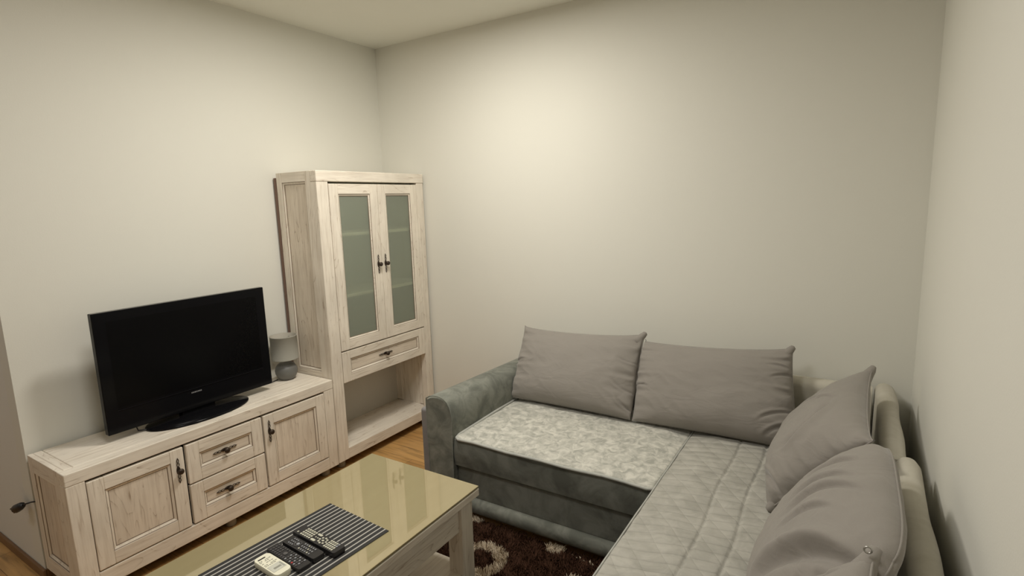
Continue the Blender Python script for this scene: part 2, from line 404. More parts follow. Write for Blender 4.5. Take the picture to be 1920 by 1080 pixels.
# ------------------------------------------------------------------ display cabinet
def cabinet():
    base = (.22, -.48, 0)
    t = thing('display_cabinet', 'tall whitewashed oak cabinet with two frosted glass doors in the room corner', 'cabinet', base)
    x0, x1, y0, y1, z0, z1 = .04, .409, -.9485, -.022, .058, 1.866
    b = MB(); b.box(x0, x1-.05, y0+.0205, y1+.001, 1.802, z1-.001, M['wy']); b.box(x1-.0495, x1+.003, y0-.001, y1+.001, 1.802, z1, M['wy']); rel(b.build('top', t, .004, 3), base)
    b = MB()
    b.box(x1-.05, x1, y0, y0+.082, z0, 1.8015, M['wz']); b.box(x1-.05, x1, y1-.068, y1, z0, 1.8015, M['wz'])
    b.box(x1-.03, x1-.001, y0+.082, y1-.068, z0, .128, M['wy'])
    b.box(x0, x1-.05, y1-.02, y1, z0, 1.8015, M['wz'])              # far side
    b.box(x1-.12, x1-.05, y1-.03, y1-.02, .13, .57, M['wz']); b.box(x0+.01, x0+.07, y1-.03, y1-.02, .13, .57, M['wz'])
    rel(b.build('frame', t, .0025), base)
    b = MB(); b.box(x0+.012, x1-.03, y0+.02, y1-.02, .10, .124, M['wy']); b.box(x0+.012, x1-.02, y0+.02, y1-.02, .557, .575, M['wy'])
    b.box(x0+.012, x1-.03, y0+.02, y1-.02, .745, .76, M['wy'])
    rel(b.build('bottom_board', t, .002), base)
    b = MB(); b.box(x0, x0+.012, y0+.01, y1-.01, z0+.02, 1.80, M['board']); rel(b.build('back_board', t), base)
    b = MB(); b.box(x0-.027, x0-.004, y0+.001, y1, z0, 1.838, M['backb']); o = rel(b.build('back_panel_edge', t), base); o['label'] = 'brown hardboard edge behind the cabinet'
    for z in (1.085, 1.47):
        b = MB(); b.box(x0+.012, x1-.022, y0+.021, y1-.021, z, z+.02, M['wy']); rel(b.build('shelf', t), base)
    b = MB(); framed(b, 'y', x0, x1-.05, z0, z1, -y0-.02, -y0, .05, .06, .012); b.box(x0+.05, x1-.10, y0+.0004, y0+.02, .575, .645, M['wx'])
    s = rel(b.build('side_panel', t, .002), base)
    panel_part(s, (0, 0, 0), 'y', x0+.05, x1-.10, .645, z1-.06, -y0, .012, .012, M['pz'], 'panel')
    panel_part(s, (0, 0, 0), 'y', x0+.05, x1-.10, z0+.06, .575, -y0, .012, .012, M['pz'], 'panel')
    def gdoor(u0, u1, hc):
        v0, v1, st = .760, 1.790, .068
        b = MB(); framed(b, 'x', u0, u1, v0, v1, x1-.021, x1+.001, st, .062, .01)
        d = rel(b.build('door', t, .003), base)
        panel_part(d, (0, 0, 0), 'x', u0+st, u1-st, v0+.062, v1-.062, x1+.001, .010, .010, None, 'glazing_bead')
        b = MB(); b.box(x1-.015, x1-.011, u0+st-.005, u1-st+.005, v0+.057, v1-.057, M['frost'])
        g = rel(b.build('frosted_pane', d), (0, 0, 0)); g['label'] = 'grey-green frosted glass pane'
        handle(d, hc, True, (0, 0, 0))
    gdoor(-.8625, -.4715, (x1+.001, -.505, 1.27)); gdoor(-.4685, -.0935, (x1+.001, -.440, 1.27))
    b = MB(); framed(b, 'x', -.8625, -.0935, .555, .7525, x1-.021, x1+.001, .064, .052, .01)
    d = rel(b.build('drawer', t, .003), base)
    panel_part(d, (0, 0, 0), 'x', -.8625+.064, -.0935-.064, .607, .7005, x1+.001, .011, .012, M['py'])
    handle(d, (x1-.009, -.485, .657), False, (0, 0, 0))
    for x in (x1-.06, x0+.05):
        for y in (y0+.06, y1-.06):
            b = MB(); b.lathe([(.024, 0), (.026, .004), (.026, .052), (.022, .0595)], M['footm'], (x, y, 0), n=20); rel(b.build('foot', t), base)
cabinet()

# ------------------------------------------------------------------ television
def television():
    base = (.225, -1.655, .6073)
    t = thing('television', 'black flat screen television switched off on an oval swivel foot', 'television', base)
    XF = .235; y0, y1, z0, z1 = -2.072, -1.236, .645, 1.214
    b = MB()
    n = 4
    b.box(XF-.035, XF, y0, y1, z0, z1, M['tvblack'])
    o = rel(b.build('bezel', t, .004, 3), base)
    b = MB()   # rear shell tapering back
    v = [(XF-.035, y0+.012, z0+.012), (XF-.035, y1-.012, z0+.012), (XF-.035, y1-.012, z1-.012), (XF-.035, y0+.012, z1-.012),
         (XF-.085, y0+.12, z0+.07), (XF-.085, y1-.12, z0+.07), (XF-.085, y1-.12, z1-.10), (XF-.085, y0+.12, z1-.10)]
    b.add(v, [(0, 1, 2, 3), (4, 7, 6, 5), (0, 4, 5, 1), (1, 5, 6, 2), (2, 6, 7, 3), (3, 7, 4, 0)], M['tvside'])
    rel(b.build('rear_shell', t, .01, 3), base)
    b = MB(); b.box(XF+.0002, XF+.0012, y0+.052, y1-.052, z0+.118, z1-.045, M['tvscreen']); rel(b.build('screen', t), base)
    b = MB()
    b.box(XF, XF+.003, y0+.05, y1-.05, z0+.1045, z0+.106, M['tvside']); rel(b.build('trim_line', t), base)
    b = MB(); yy = -1.691
    for wd in (.006, .007, .009, .006, .006, .007, .006):
        b.box(XF+.0002, XF+.0015, yy, yy+wd-.0018, z0+.083, z0+.0895, M['silver']); yy += wd+.001
    o = rel(b.build('logo', t), base); o['label'] = 'small silver maker mark'
    b = MB()   # neck
    b.prism([(XF-.055, -1.74), (XF-.01, -1.74), (XF-.01, -1.57), (XF-.055, -1.57)], .617, .70, M['tvblack'], 2); rel(b.build('neck', t, .006, 3), base)
    b = MB()
    b.lathe([(.985, 0), (1, .003), (1, .008), (.97, .012), (.5, .018), (.12, .021), (.01, .0212)], M['tvblack'], (0, 0, 0), n=64, sx=.135, sy=.258)
    b.build('swivel_foot', t, loc=(0, 0, 0))
    b = MB()
    b.tube([(XF-.06, -1.93, .70), (XF-.05, -1.94, .64), (XF-.03, -1.94, .617), (XF-.01, -1.90, .613), (XF-.02, -1.82, .612), (XF-.08, -1.78, .612), (XF-.15, -1.80, .612)], .0032, M['black'], 8)
    rel(b.build('cable', t), base)
television()

# ------------------------------------------------------------------ table lamp
def lamp():
    base = (.135, -1.070, .6073)
    t = thing('table_lamp', 'small unlit lamp with grey drum shade and round ceramic base beside the television', 'lamp', base)
    b = MB(); pr = [(.03, 0), (.040, .002), (.055, .018), (.0645, .042), (.066, .058), (.061, .078), (.048, .097), (.03, .108), (.014, .112), (.012, .113)]
    b.lathe(pr, M['ceramic'], n=40); b.build('ceramic_base', t)
    b = MB(); b.lathe([(.011, .111), (.011, .128), (.0085, .13), (.0085, .165)], M['black'], n=20); b.build('lamp_holder', t)
    b = MB()
    zs0, zs1, r = .130, .276, .079; n = 48
    b.lathe([(r-.0015, zs0), (r, zs0), (r+.0006, zs0+.002), (r+.0006, zs0+.004), (r, zs0+.005), (r-.001, zs1-.005), (r, zs1-.004), (r, zs1), (r-.003, zs1)], M['shade'], n=n)
    b.f = b.f[:-2]; b.mi = b.mi[:-2]; b.sm = b.sm[:-2]
    b.lathe([(r-.003, zs1), (r-.0025, zs0)], M['shade_in'], n=n); b.f = b.f[:-2]; b.mi = b.mi[:-2]; b.sm = b.sm[:-2]
    b.build('lamp_shade', t)
    b = MB()
    for k in range(3):
        a = 2*PI*k/3; b.tube([(.008*math.cos(a), .008*math.sin(a), .162), ((r-.002)*math.cos(a), (r-.002)*math.sin(a), zs1-.02)], .0012, M['metal'], 6)
    b.build('shade_spider', t)
    b = MB(); b.tube([(-.02, -.05, .006), (-.015, -.09, .004), (-.03, -.13, .004), (-.07, -.16, .004), (-.11, -.16, .004)], .003, M['black'], 8); b.build('cord', t)
lamp()

# ------------------------------------------------------------------ plug beside the stand
def plug():
    base = (-.085, YC-.035, .342)
    t = thing('power_plug', 'loose black mains plug hanging beside the left end of the television stand', 'plug', base)
    b = MB(); d = Vector((-.88, -.15, -.45)).normalized()
    b.tube([d*-.048, d*-.04, d*-.022, d*.015, d*.022], [.010, .015, .018, .020, .016], M['black'], 12); b.build('plug_body', t)
    s = Vector((-.35, .3, .75)).cross(d).normalized()
    for k in (-1, 1):
        b = MB(); o = Vector((-.35, -.35, .87))*(.0115*k)
        b.tube([d*.012+o, d*.056+o, d*.062+o], [.0034, .0034, .0014], M['black'], 8); b.build('prong', t)
    b = MB(); P = [d*-.045, Vector((.075, .012, .035)), Vector((.090, .025, .04)), Vector((.0965, .05, .035)), Vector((.0965, .12, 0)), Vector((.0965, .3, -.08))]
    b.tube(P, .0034, M['black'], 8); b.build('cord', t)
plug()

# ------------------------------------------------------------------ coffee table
def coffee_table():
    base = (1.51, -1.94, 0)
    t = thing('coffee_table', 'whitewashed wooden coffee table with reflective bronze glass top in front of the sofa', 'coffee table', base)
    x0, x1, y0, y1 = -.306, .312, -.55, .545
    b = MB(); b.box(x0, x1, y0, y1, .458, .489, M['wy']); b.build('top', t, .003, 2)
    b = MB(); b.box(x0+.004, x1-.004, y0+.004, y1-.004, .4895, .4915, M['dark']); b.build('edge_gap_shade', t)  # dark sheet painting the shaded gap between glass and board
    b = MB(); b.box(x0+.001, x1-.001, y0+.001, y1-.001, .492, .500, M['tglass']); o = b.build('glass_top', t, .001, 1); o['label'] = 'bronze reflective glass sheet'
    ins, lw = .022, .075
    for sx in (0, 1):
        for sy in (0, 1):
            xa = x0+ins if sx == 0 else x1-ins-lw; ya = y0+ins if sy == 0 else y1-ins-lw
            b = MB(); b.box(xa, xa+lw, ya, ya+lw, .013, .458, M['wz']); b.build('leg', t, .004, 2)
    for (a, c, d, e, m) in ((x0+ins+.014, x0+ins+.036, y0+ins+lw, y1-ins-lw, 'wy'), (x1-ins-.036, x1-ins-.014, y0+ins+lw, y1-ins-lw, 'wy'),
                         (x0+ins+lw, x1-ins-lw, y0+ins+.014, y0+ins+.036, 'wx'), (x0+ins+lw, x1-ins-lw, y1-ins-.036, y1-ins-.014, 'wx')):
        b = MB(); b.box(a, c, d, e, .335, .458, M[m]); b.build('apron', t, .002)
    b = MB(); a_, c_, d_, e_ = x0+ins+.012, x1-ins-.012, y0+ins+.012, y1-ins-.012; k = lw-.012
    b.prism([(a_+k, d_), (c_-k, d_), (c_-k, d_+k), (c_, d_+k), (c_, e_-k), (c_-k, e_-k), (c_-k, e_), (a_+k, e_), (a_+k, e_-k), (a_, e_-k), (a_, d_+k), (a_+k, d_+k)], .12, .145, M['wy'], 2)
    b.build('shelf', t, .002)
coffee_table()

# ------------------------------------------------------------------ placemat and remotes
def placemat():
    b = MB(); L_, W_ = .50, .335
    n, k = 40, 60; nx, ny = 6, 10
    b.box(-W_/2, W_/2, -L_/2, L_/2, 0, .0025, M['mat'])
    o = b.build('placemat', loc=(1.5425, -2.052, .5004)); o.rotation_euler = (0, 0, -.058)
    tag(o, 'dark grey placemat with thin white stripes lying on the glass table', 'placemat')
placemat()
ZM = .5034
def rounded(w, l, r, n=5):
    pts = []
    for cx, cy, a0 in ((w/2-r, l/2-r, 0), (-w/2+r, l/2-r, PI/2), (-w/2+r, -l/2+r, PI), (w/2-r, -l/2+r, 1.5*PI)):
        for i in range(n+1):
            a = a0+PI/2*i/n; pts.append((cx+r*math.cos(a), cy+r*math.sin(a)))
    return pts
def remote(label, c, rz, w, l, h, body, keys, r=.008):
    t = thing('remote_control', label, 'remote control', (c[0], c[1], ZM), rz, 'remote controls on the placemat')
    b = MB(); p = rounded(w, l, r); n = len(p)
    def sc_(f, z): return [(x*f[0], y*f[1], z) for x, y in p]
    lv = [sc_((.94, .985), 0), sc_((1, 1), h*.35), sc_((1, 1), h*.7), sc_((.955, .988), h)]
    vs = sum(lv, [])
    fs = [tuple(range(n))[::-1], tuple(3*n+i for i in range(n))]
    for k in range(3): fs += [(k*n+i, k*n+(i+1) % n, (k+1)*n+(i+1) % n, (k+1)*n+i) for i in range(n)]
    b.add(vs, fs, M[body]); b.build('body', t)
    for (kx, ky, kw, kl, m, round_) in keys:
        b = MB(); pp = rounded(kw, kl, min(kw, kl)*(.49 if round_ else .3), 4)
        b.prism([(x+kx, y+ky) for x, y in pp], h-.0005, h+.0018, M[m], 2); b.build('button', t)
    return t
# the pale-keyed one
k = []
L1 = .172
for i in range(5):
    for j in range(4): k.append((-.0165+.011*j, L1/2-.030-.0085*i, .008, .006, 'key_light', False))
k += [(-.015, L1/2-.015, .008, .004, 'key_light', False)]
k += [(.0165, L1/2-.080, .010, .018, 'key_light', True), (-.0165, L1/2-.080, .010, .018, 'key_light', True), (0, L1/2-.077, .005, .004, 'key_light', False), (0, L1/2-.085, .005, .004, 'key_light', False)]
for a in range(8):
    k.append((.0145*math.cos(a*PI/4), L1/2-.106+.0125*math.sin(a*PI/4), .007, .006, 'key_light', False))
k.append((0, L1/2-.106, .008, .008, 'key_light', True))
for i in range(5):
    for j in range(4): k.append((-.0165+.011*j, L1/2-.127-.0075*i, .0085, .0052, 'key_light' if (i, j) not in ((4, 3), (4, 2)) else 'key_grey', False))
remote('black remote with pale keys, rightmost of the remotes on the placemat', (1.566, -1.989), 1.519, .050, .235, .020, 'black', [(a*.93, b_*1.33, c_*.93, d*1.28, e, f_) for a, b_, c_, d, e, f_ in k])
k = []
for i in range(3):
    for j in range(3): k.append((-.012+.012*j, .062-.010*i, .0055, .005, 'key_grey', True))
for a in range(12): k.append((.012*math.cos(a*PI/6), .026+.012*math.sin(a*PI/6), .005, .005, 'key_dark', True))
k.append((0, .026, .012, .012, 'key_grey', True))
for i in range(6):
    for j in range(3): k.append((-.013+.013*j, .003-.011*i, .0062, .0045, 'key_grey' if (i+j) % 4 else 'key_light', False))
remote('slim black remote with grey keys lying next to the pale-keyed one', (1.556, -2.044), 1.519, .045, .180, .018, 'black', k)
k = []
for i in range(13):
    for j in range(4):
        if 4 <= i <= 6 and 0 < j < 3: continue
        k.append((-.0155+.0103*j, .077-.0122*i, .0065, .005, 'key_red' if (i, j) == (10, 0) else ('key_grey' if (i >= 7 and (i+j) % 2) else 'key_dark'), False))
k.append((0, .0165, .014, .016, 'key_dark', True))
remote('black remote with small dark keys between the cream remote and the slim one', (1.550, -2.096), 1.50, .046, .192, .015, 'black', k, .006)
def cream_remote():
    t = remote('cream white rounded remote with a grey printed label, leftmost on the placemat', (1.548, -2.153), 1.519, .056, .140, .020, 'cream', [], .016)
    h = .0203
    b = MB(); b.prism([(x-.006, y+.052) for x, y in rounded(.026, .006, .003, 3)], h-.0006, h+.0003, M['dark'], 2); b.build('slot', t)
    b = MB(); b.box(-.022, .022, -.046, -.006, h, h+.0005, M['greyl']); b.build('label_plate', t)
    b = MB(); b.box(-.012, .012, -.034, -.025, h+.0006, h+.0009, M['grey'])
    random.seed(3)
    for row, y in enumerate((.038, .031, .020, .008, .001)):
        x = -.022
        while x < .016:
            wd = random.uniform(.003, .007)
            if random.random() > .2: b.box(x, x+wd, y, y+.0032, h-.0002, h+.0003, M['grey'])
            x += wd+.0022
    for x in (.018, .015): b.box(x, x+.0018, -.042, -.012, h+.0006, h+.0008, M['grey'])
    b.build('printed_label', t)
    b = MB(); b.box(-.008, .008, -.0645, -.0625, .006, .0125, M['dark']); b.build('connector', t)
cream_remote()

# ------------------------------------------------------------------ sofa
def seat_slab(name, parent, base, x0, x1, y0, y1, z0, z1, mtop, mside, crown=.012, r=.014, amp=.004, nx=70, ny=44, seed=0, creases=()):
    """upholstered slab: rounded shoulders, gently crowned lumpy top"""
    b = MB(); vs = []; fs = []
    def top(u, v):
        x = x0+(x1-x0)*u; y = y0+(y1-y0)*v
        dx = min(x-x0, x1-x); dy = min(y-y0, y1-y)
        z = z1
        for d in (dx, dy):
            if d < r: z -= r - math.sqrt(max(0, r*r-(r-d)**2))
        z += crown*min(1, dx/.12)*min(1, dy/.12)
        z += amp*noise.noise(Vector((x*5+seed, y*5, 0))) + amp*.5*noise.noise(Vector((x*14+seed, y*14, 3)))
        for xc in creases: z -= .007*math.exp(-((x-xc-.006*math.sin(y*9))/.006)**2)
        return (x, y, z)
    # non uniform spacing, denser at edges
    def sp(n): return [.5-.5*math.cos(PI*i/n) if 0 else i/n for i in range(n+1)]
    us = sorted(set([0, r/(x1-x0)*.1, r/(x1-x0)*.3, r/(x1-x0)*.6, 1-r/(x1-x0)*.6, 1-r/(x1-x0)*.3, 1-r/(x1-x0)*.1, 1]+[r/(x1-x0)+(1-2*r/(x1-x0))*i/nx for i in range(nx+1)]))
    ws = sorted(set([0, r/(y1-y0)*.1, r/(y1-y0)*.3, r/(y1-y0)*.6, 1-r/(y1-y0)*.6, 1-r/(y1-y0)*.3, 1-r/(y1-y0)*.1, 1]+[r/(y1-y0)+(1-2*r/(y1-y0))*i/ny for i in range(ny+1)]))
    A, B = len(us), len(ws)
    for u in us:
        for v in ws: vs.append(top(u, v))
    fs = [(i*B+j, (i+1)*B+j, (i+1)*B+j+1, i*B+j+1) for i in range(A-1) for j in range(B-1)]
    b.add(vs, fs, mtop, True)
    ring = [i*B for i in range(A)] + [(A-1)*B+j for j in range(1, B)] + [i*B+B-1 for i in range(A-2, -1, -1)] + [j for j in range(B-2, 0, -1)]
    tv = [vs[i] for i in ring]; n = len(tv)
    vs2 = list(tv); rows = 5
    for k_ in range(1, rows+1):
        tt = k_/rows
        for p in tv:
            px, py, pz = p
            z = pz+(z0-pz)*tt; o = .006*math.sin(PI*tt)+.004*noise.noise(Vector((px*6, py*6, z*9+seed)))*math.sin(PI*tt)
            cx, cy = (x0+x1)/2, (y0+y1)/2
            ex = 1 if abs(px-x1) < 1e-6 else (-1 if abs(px-x0) < 1e-6 else 0); ey = 1 if abs(py-y1) < 1e-6 else (-1 if abs(py-y0) < 1e-6 else 0)
            vs2.append((px+ex*o, py+ey*o, z))
    fs2 = [(k_*n+i, k_*n+(i+1) % n, (k_+1)*n+(i+1) % n, (k_+1)*n+i) for k_ in range(rows) for i in range(n)]
    b.add(vs2, fs2, mside, True); b.add([vs2[rows*n+i] for i in range(n)], [tuple(range(n))], mside)
    return rel(b.build(name, parent), base)

def arm_profile(pts, n=8):
    """catmull-rom through the points"""
    out = []; k = len(pts)
    for i in range(k):
        p0, p1, p2, p3 = [Vector(pts[(i+j) % k]) for j in (-1, 0, 1, 2)]
        for s in range(n):
            t = s/n; out.append(tuple(.5*((2*p1)+(-p0+p2)*t+(2*p0-5*p1+4*p2-p3)*t*t+(-p0+3*p1-3*p2+p3)*t**3)))
    return out

def bolster(name, parent, base, y0, y1, xin, xout, z0, z1, r, mat, axis='y', n=40, seed=0, bulge=.006):
    """long back cushion with a rounded crown; cross section (depth, height), swept along axis"""
    prof = [(xin, z0)]
    rr = min(r, (xout-xin)/2*.98)
    for i in range(9): a = PI-(PI/2)*i/8; prof.append((xin+rr+rr*math.cos(a), z1-rr+rr*math.sin(a)))
    for i in range(9): a = PI/2-(PI/2)*i/8; prof.append((xout-rr+rr*math.cos(a), z1-rr+rr*math.sin(a)))
    prof.append((xout, z0))
    b = MB(); vs = []; k = len(prof); cx = (xin+xout)/2; cz = z1-rr
    for i in range(n+1):
        t = i/n; y = y0+(y1-y0)*t
        e = min(t, 1-t)*abs(y1-y0); s = 1 if e > .03 else .86+.14*math.sqrt(max(0, 1-(1-e/.03)**2))
        for (x, z) in prof:
            o = bulge*noise.noise(Vector((x*6+seed, y*5, z*6)))
            X = cx+(x-cx)*(s if z > z0+.01 else 1)+o; Z = (cz+(z-cz)*s if z > cz else z)+o*.7
            vs.append((X, y, Z) if axis == 'y' else (y, X, Z))
    fs = [(i*k+j, i*k+j+1, (i+1)*k+j+1, (i+1)*k+j) for i in range(n) for j in range(k-1)]
    fs += [(i*k+k-1, i*k, (i+1)*k, (i+1)*k+k-1) for i in range(n)]
    b.add(vs, fs, mat, True); b.add(vs, [tuple(range(k)), tuple(n*k+j for j in range(k))[::-1]], mat)
    return rel(b.build(name, parent), base)

def sofa():
    base = (2.3, -.6, 0)
    t = thing('corner_sofa', 'grey velvet L-shaped corner sofa along the back and right walls', 'sofa', base)
    # arm
    prof = [(1.192, .05), (1.192, .30), (1.190, .60), (1.203, .640), (1.25, .655), (1.305, .648), (1.342, .612), (1.358, .545), (1.357, .45), (1.355, .30), (1.355, .05)]
    P = []
    k = len(prof); dense = []
    for i in range(k-1):
        p0 = Vector(prof[max(i-1, 0)]); p1 = Vector(prof[i]); p2 = Vector(prof[i+1]); p3 = Vector(prof[min(i+2, k-1)])
        for s in range(6):
            q = s/6; dense.append(tuple(.5*((2*p1)+(-p0+p2)*q+(2*p0-5*p1+4*p2-p3)*q*q+(-p0+3*p1-3*p2+p3)*q**3)))
    dense.append(prof[-1])
    b = MB(); vs = []; n = 30; K = len(dense); y0, y1 = -.985, -.06
    for i in range(n+1):
        q = i/n; y = y0+(y1-y0)*q
        e = min((y-y0), .02)/.02; s = .965+.035*math.sqrt(1-(1-e)**2)
        for (x, z) in dense:
            o = .004*noise.noise(Vector((x*9, y*6, z*7)))
            dz = -.030*q*max(0, (z-.3)/.35)
            vs.append((1.275+(x-1.275)*s+o, y, (z if z < .3 else .3+(z-.3)*s)+dz+o*.6))
    fs = [(i*K+j, i*K+j+1, (i+1)*K+j+1, (i+1)*K+j) for i in range(n) for j in range(K-1)]+[(i*K+K-1, i*K, (i+1)*K, (i+1)*K+K-1) for i in range(n)]
    b.add(vs, fs, M['arm'], True); b.add(vs, [tuple(range(K))[::-1], tuple(n*K+j for j in range(K))], M['arm'])
    a = rel(b.build('armrest', t), base)
    b = MB(); b.tube([(1.275+(x-1.275)*1.0, -.984, z) for x, z in dense[1:-1]], .0035, M['arm'], 6); b.build('piping', a)
    b = MB(); b.box(1.135, 1.191, -.975, -.07, .05, .568, M['armout']); rel(b.build('outer_side_panel', t, .016, 4), base)
    # main seat
    s = seat_slab('seat_cushion', t, base, 1.360, 2.4215, -.972, -.15, .292, .447, M['seat'], M['seatside'], seed=3)
    b = MB()
    pts = [(1.363, -.35, .452), (1.362, -.6, .452), (1.362, -.93, .446), (1.368, -.965, .441), (1.39, -.978, .440)] + [(1.39+i*.1, -.979+.003*math.sin(i), .440+.003*math.sin(i*1.7)) for i in range(1, 11)] + [(2.425, -.975, .441)]
    b.tube(pts, .0075, M['pipe'], 8); b.build('piping', s)
    b = MB(); b.box(1.36, 2.50, -.958, -.2, .12, .290, M['seatside']); rel(b.build('storage_front', t, .012, 3), base)
    b = MB(); n = 16
    b.prism([(-.958+.030*math.cos(2*PI*i/n), .085+.042*math.sin(2*PI*i/n)) for i in range(n)], 1.358, 2.50, M['arm'], 0, True)
    rel(b.build('bottom_rail', t), base)
    # chaise
    s = seat_slab('chaise_cushion', t, base, 2.423, 3.19, -2.36, -.15, .305, .452, M['quilt'], M['seatside'], nx=150, ny=130, amp=.006, seed=9, creases=(2.66, 2.775))
    b = MB()
    b.tube([(2.4235, -.2-.1*i, .449+.001*math.sin(i*2)) for i in range(22)], .0036, M['pipe'], 8)
    b.build('piping', s)
    b = MB(); b.box(2.445, 3.19, -2.34, -.97, .05, .304, M['seatside']); rel(b.build('chaise_base', t, .012, 3), base)
    # backs
    bolster('backrest', t, base, 1.37, 3.185, -.142, -.045, .05, .742, .045, M['back'], 'x', seed=2)
    bolster('corner_backrest', t, base, -.045, -.925, 3.195, 3.275, .05, .752, .038, M['back'], 'y', seed=4)
    bolster('side_backrest', t, base, -.935, -2.36, 3.228, 3.302, .05, .768, .036, M['back'], 'y', seed=5)
    for x, y in ((1.24, -.90), (1.24, -.12), (3.2, -.12), (2.95, -2.28), (3.2, -2.28)):
        b = MB(); b.lathe([(.022, 0), (.025, .004), (.025, .052)], M['black'], (x, y, 0), n=16); rel(b.build('foot', t), base)
sofa()

# ------------------------------------------------------------------ cushions
def cushion(label, TL, TR, BL, BR, thick, out, seed, lim=(9, 9), cl=None, rnd=0, sag=.04, ears=(1, 1, 1, 1), group='large grey back cushions on the sofa', fold=0, nu=110, nv=80, asym=.65, folds=()):
    TL, TR, BL, BR = map(Vector, (TL, TR, BL, BR)); out = Vector(out).normalized()
    c = (TL+TR+BL+BR)/4
    def mid(u, v):   # concave outline between pointed corners
        su = 4*u*(1-u); sv = 4*v*(1-v)
        uu = u+(0.5-u)*.04*sv**.6; vv = v+(.5-v)*((.13 if v > .5 else .03)*(1-rnd))*su**.5
        k_ = rnd*.16*(abs(2*u-1)**4)*(abs(2*v-1)**4); uu += (.5-uu)*k_; vv += (.5-vv)*k_
        return (TL*(1-uu)+TR*uu)*vv + (BL*(1-uu)+BR*uu)*(1-vv)
    U = (TR-TL+BR-BL).normalized(); Vv = (TL-BL+TR-BR).normalized(); Nn = U.cross(Vv).normalized()
    if Nn.dot(out) < 0: Nn = -Nn
    def fit(q):      # pressed flat where it rests on seat, backrest or neighbour
        q.z = max(q.z, .472); q.x = min(q.x, lim[0]); q.y = min(q.y, lim[1])
        if cl: cl(q)
        return q
    def prof(u, v):
        a = 1-abs(2*u-1)**2.6; b_ = 1-abs(2*v-1)**2.4
        return (max(a, 0)**.5)*(max(b_, 0)**.5)
    def vert(u, v, side):
        p = mid(u, v); t = prof(u, v)
        lower = 1+.25*(.45-v)
        e = min(u, 1-u); ev = min(v, 1-v)
        ang = noise.noise(Vector((v*9+seed, 3.3, side)))*.5
        w = .013*math.sin((v*30+ang*11+seed))*(.4+.6*abs(noise.noise(Vector((v*5+seed, side, 1))))*2)*math.exp(-e*13)*min(1, e*40)*min(1, ev*9)
        w += .004*math.sin((u*30+seed))*math.exp(-ev*18)*min(1, ev*40)
        w += .010*noise.noise(Vector((u*4+seed, v*3, 5+side)))*t
        r_ = noise.noise(Vector((u*7+seed, v*7+u*4, 9)))
        w += .011*(1-abs(r_)*2.4)*math.exp(-e*5)*t
        for (fu, fv, ang_, ln, wd, dp) in folds:      # long creases
            du, dv = u-fu, v-fv; al = du*math.cos(ang_)+dv*math.sin(ang_); ac = -du*math.sin(ang_)+dv*math.cos(ang_)
            ac += .25*al*al/ln
            w += dp*(math.exp(-(ac/wd)**2)*-1+.6*math.exp(-((ac-wd*1.6)/wd)**2))*math.exp(-(al/ln)**4)*min(1, ev*12)
        th = thick*(asym if side > 0 else 1-asym)*t*lower + (w if side > 0 else w*.3)
        q = p + Nn*side*th
        return fit(q)
    b = MB(); A, B = nu+1, nv+1
    f_ = [vert(i/nu, j/nv, 1) for i in range(A) for j in range(B)]
    k_ = [vert(i/nu, j/nv, -1) for i in range(A) for j in range(B)]
    bm = bmesh.new()
    for side, arr in ((1, f_), (-1, k_)):
        V_ = [bm.verts.new(p-c) for p in arr]
        for i in range(nu):
            for j in range(nv):
                q = (V_[i*B+j], V_[(i+1)*B+j], V_[(i+1)*B+j+1], V_[i*B+j+1])
                bm.faces.new(q if side > 0 else q[::-1])
    bmesh.ops.remove_doubles(bm, verts=bm.verts, dist=.0004)
    bmesh.ops.recalc_face_normals(bm, faces=bm.faces)
    me = bpy.data.meshes.new('cover'); bm.to_mesh(me); bm.free(); me.materials.append(M['cush'])
    for p in me.polygons: p.use_smooth = True
    t = thing('back_cushion', label, 'cushion', c, 0, group)
    o = bpy.data.objects.new('cover', me); C.objects.link(o); o.parent = t
    # seam along the outline
    b = MB(); pts = []
    for i in range(nu): pts.append(mid(i/nu, 0)-c)
    for j in range(nv): pts.append(mid(1, j/nv)-c)
    for i in range(nu): pts.append(mid(1-i/nu, 1)-c)
    for j in range(nv): pts.append(mid(0, 1-j/nv)-c)
    b.tube(pts, .0028, M['cush'], 6, True); b.v = [tuple(fit(Vector(p)+c)-c) for p in b.v]; b.build('seam', t)
    # gathered corner ears
    for on, P_, q in ((ears[0], TL, (.06, .90)), (ears[1], TR, (.94, .90)), (ears[2], BL, (.06, .1)), (ears[3], BR, (.94, .1))):
        if not on: continue
        inn = mid(*q); d = (P_-inn); b = MB()
        rr = [.030, .026, .021, .017, .013, .003]
        b.tube([inn+d*s-c for s in (0.1, .3, .55, .8, 1.0, 1.06)], rr, M['cush'], 10); b.v = [tuple(fit(Vector(p)+c)-c) for p in b.v]; b.build('corner', t)
    return t
BL_ = (9, -.152); RL_ = (3.184, 9)
def cl_left(q):
    q.x = max(q.x, 1.364 if q.z < .66 else 1.364-.05*min(1, (q.z-.66)/.06))
    if q.z < .86: q.x = min(q.x, 2.108)
def cl_mid(q): q.x = max(q.x, 2.112 if q.z < .86 else 2.112-.06*min(1, (q.z-.86)/.04) if q.z < 9 else 0)
cushion('grey cushion leaning on the back wall beside the left armrest', (1.318, -.155, .866), (2.108, -.155, .898), (1.33, -.40, .474), (2.13, -.40, .474), .17, (0, -1, .5), 1, BL_, cl_left, ears=(0, 1, 0, 0),
        folds=((.93, .30, 2.6, .10, .012, .008), (.94, .12, 2.3, .09, .012, .012), (.95, .62, 2.9, .08, .010, .007), (.05, .5, .3, .07, .012, .006)))
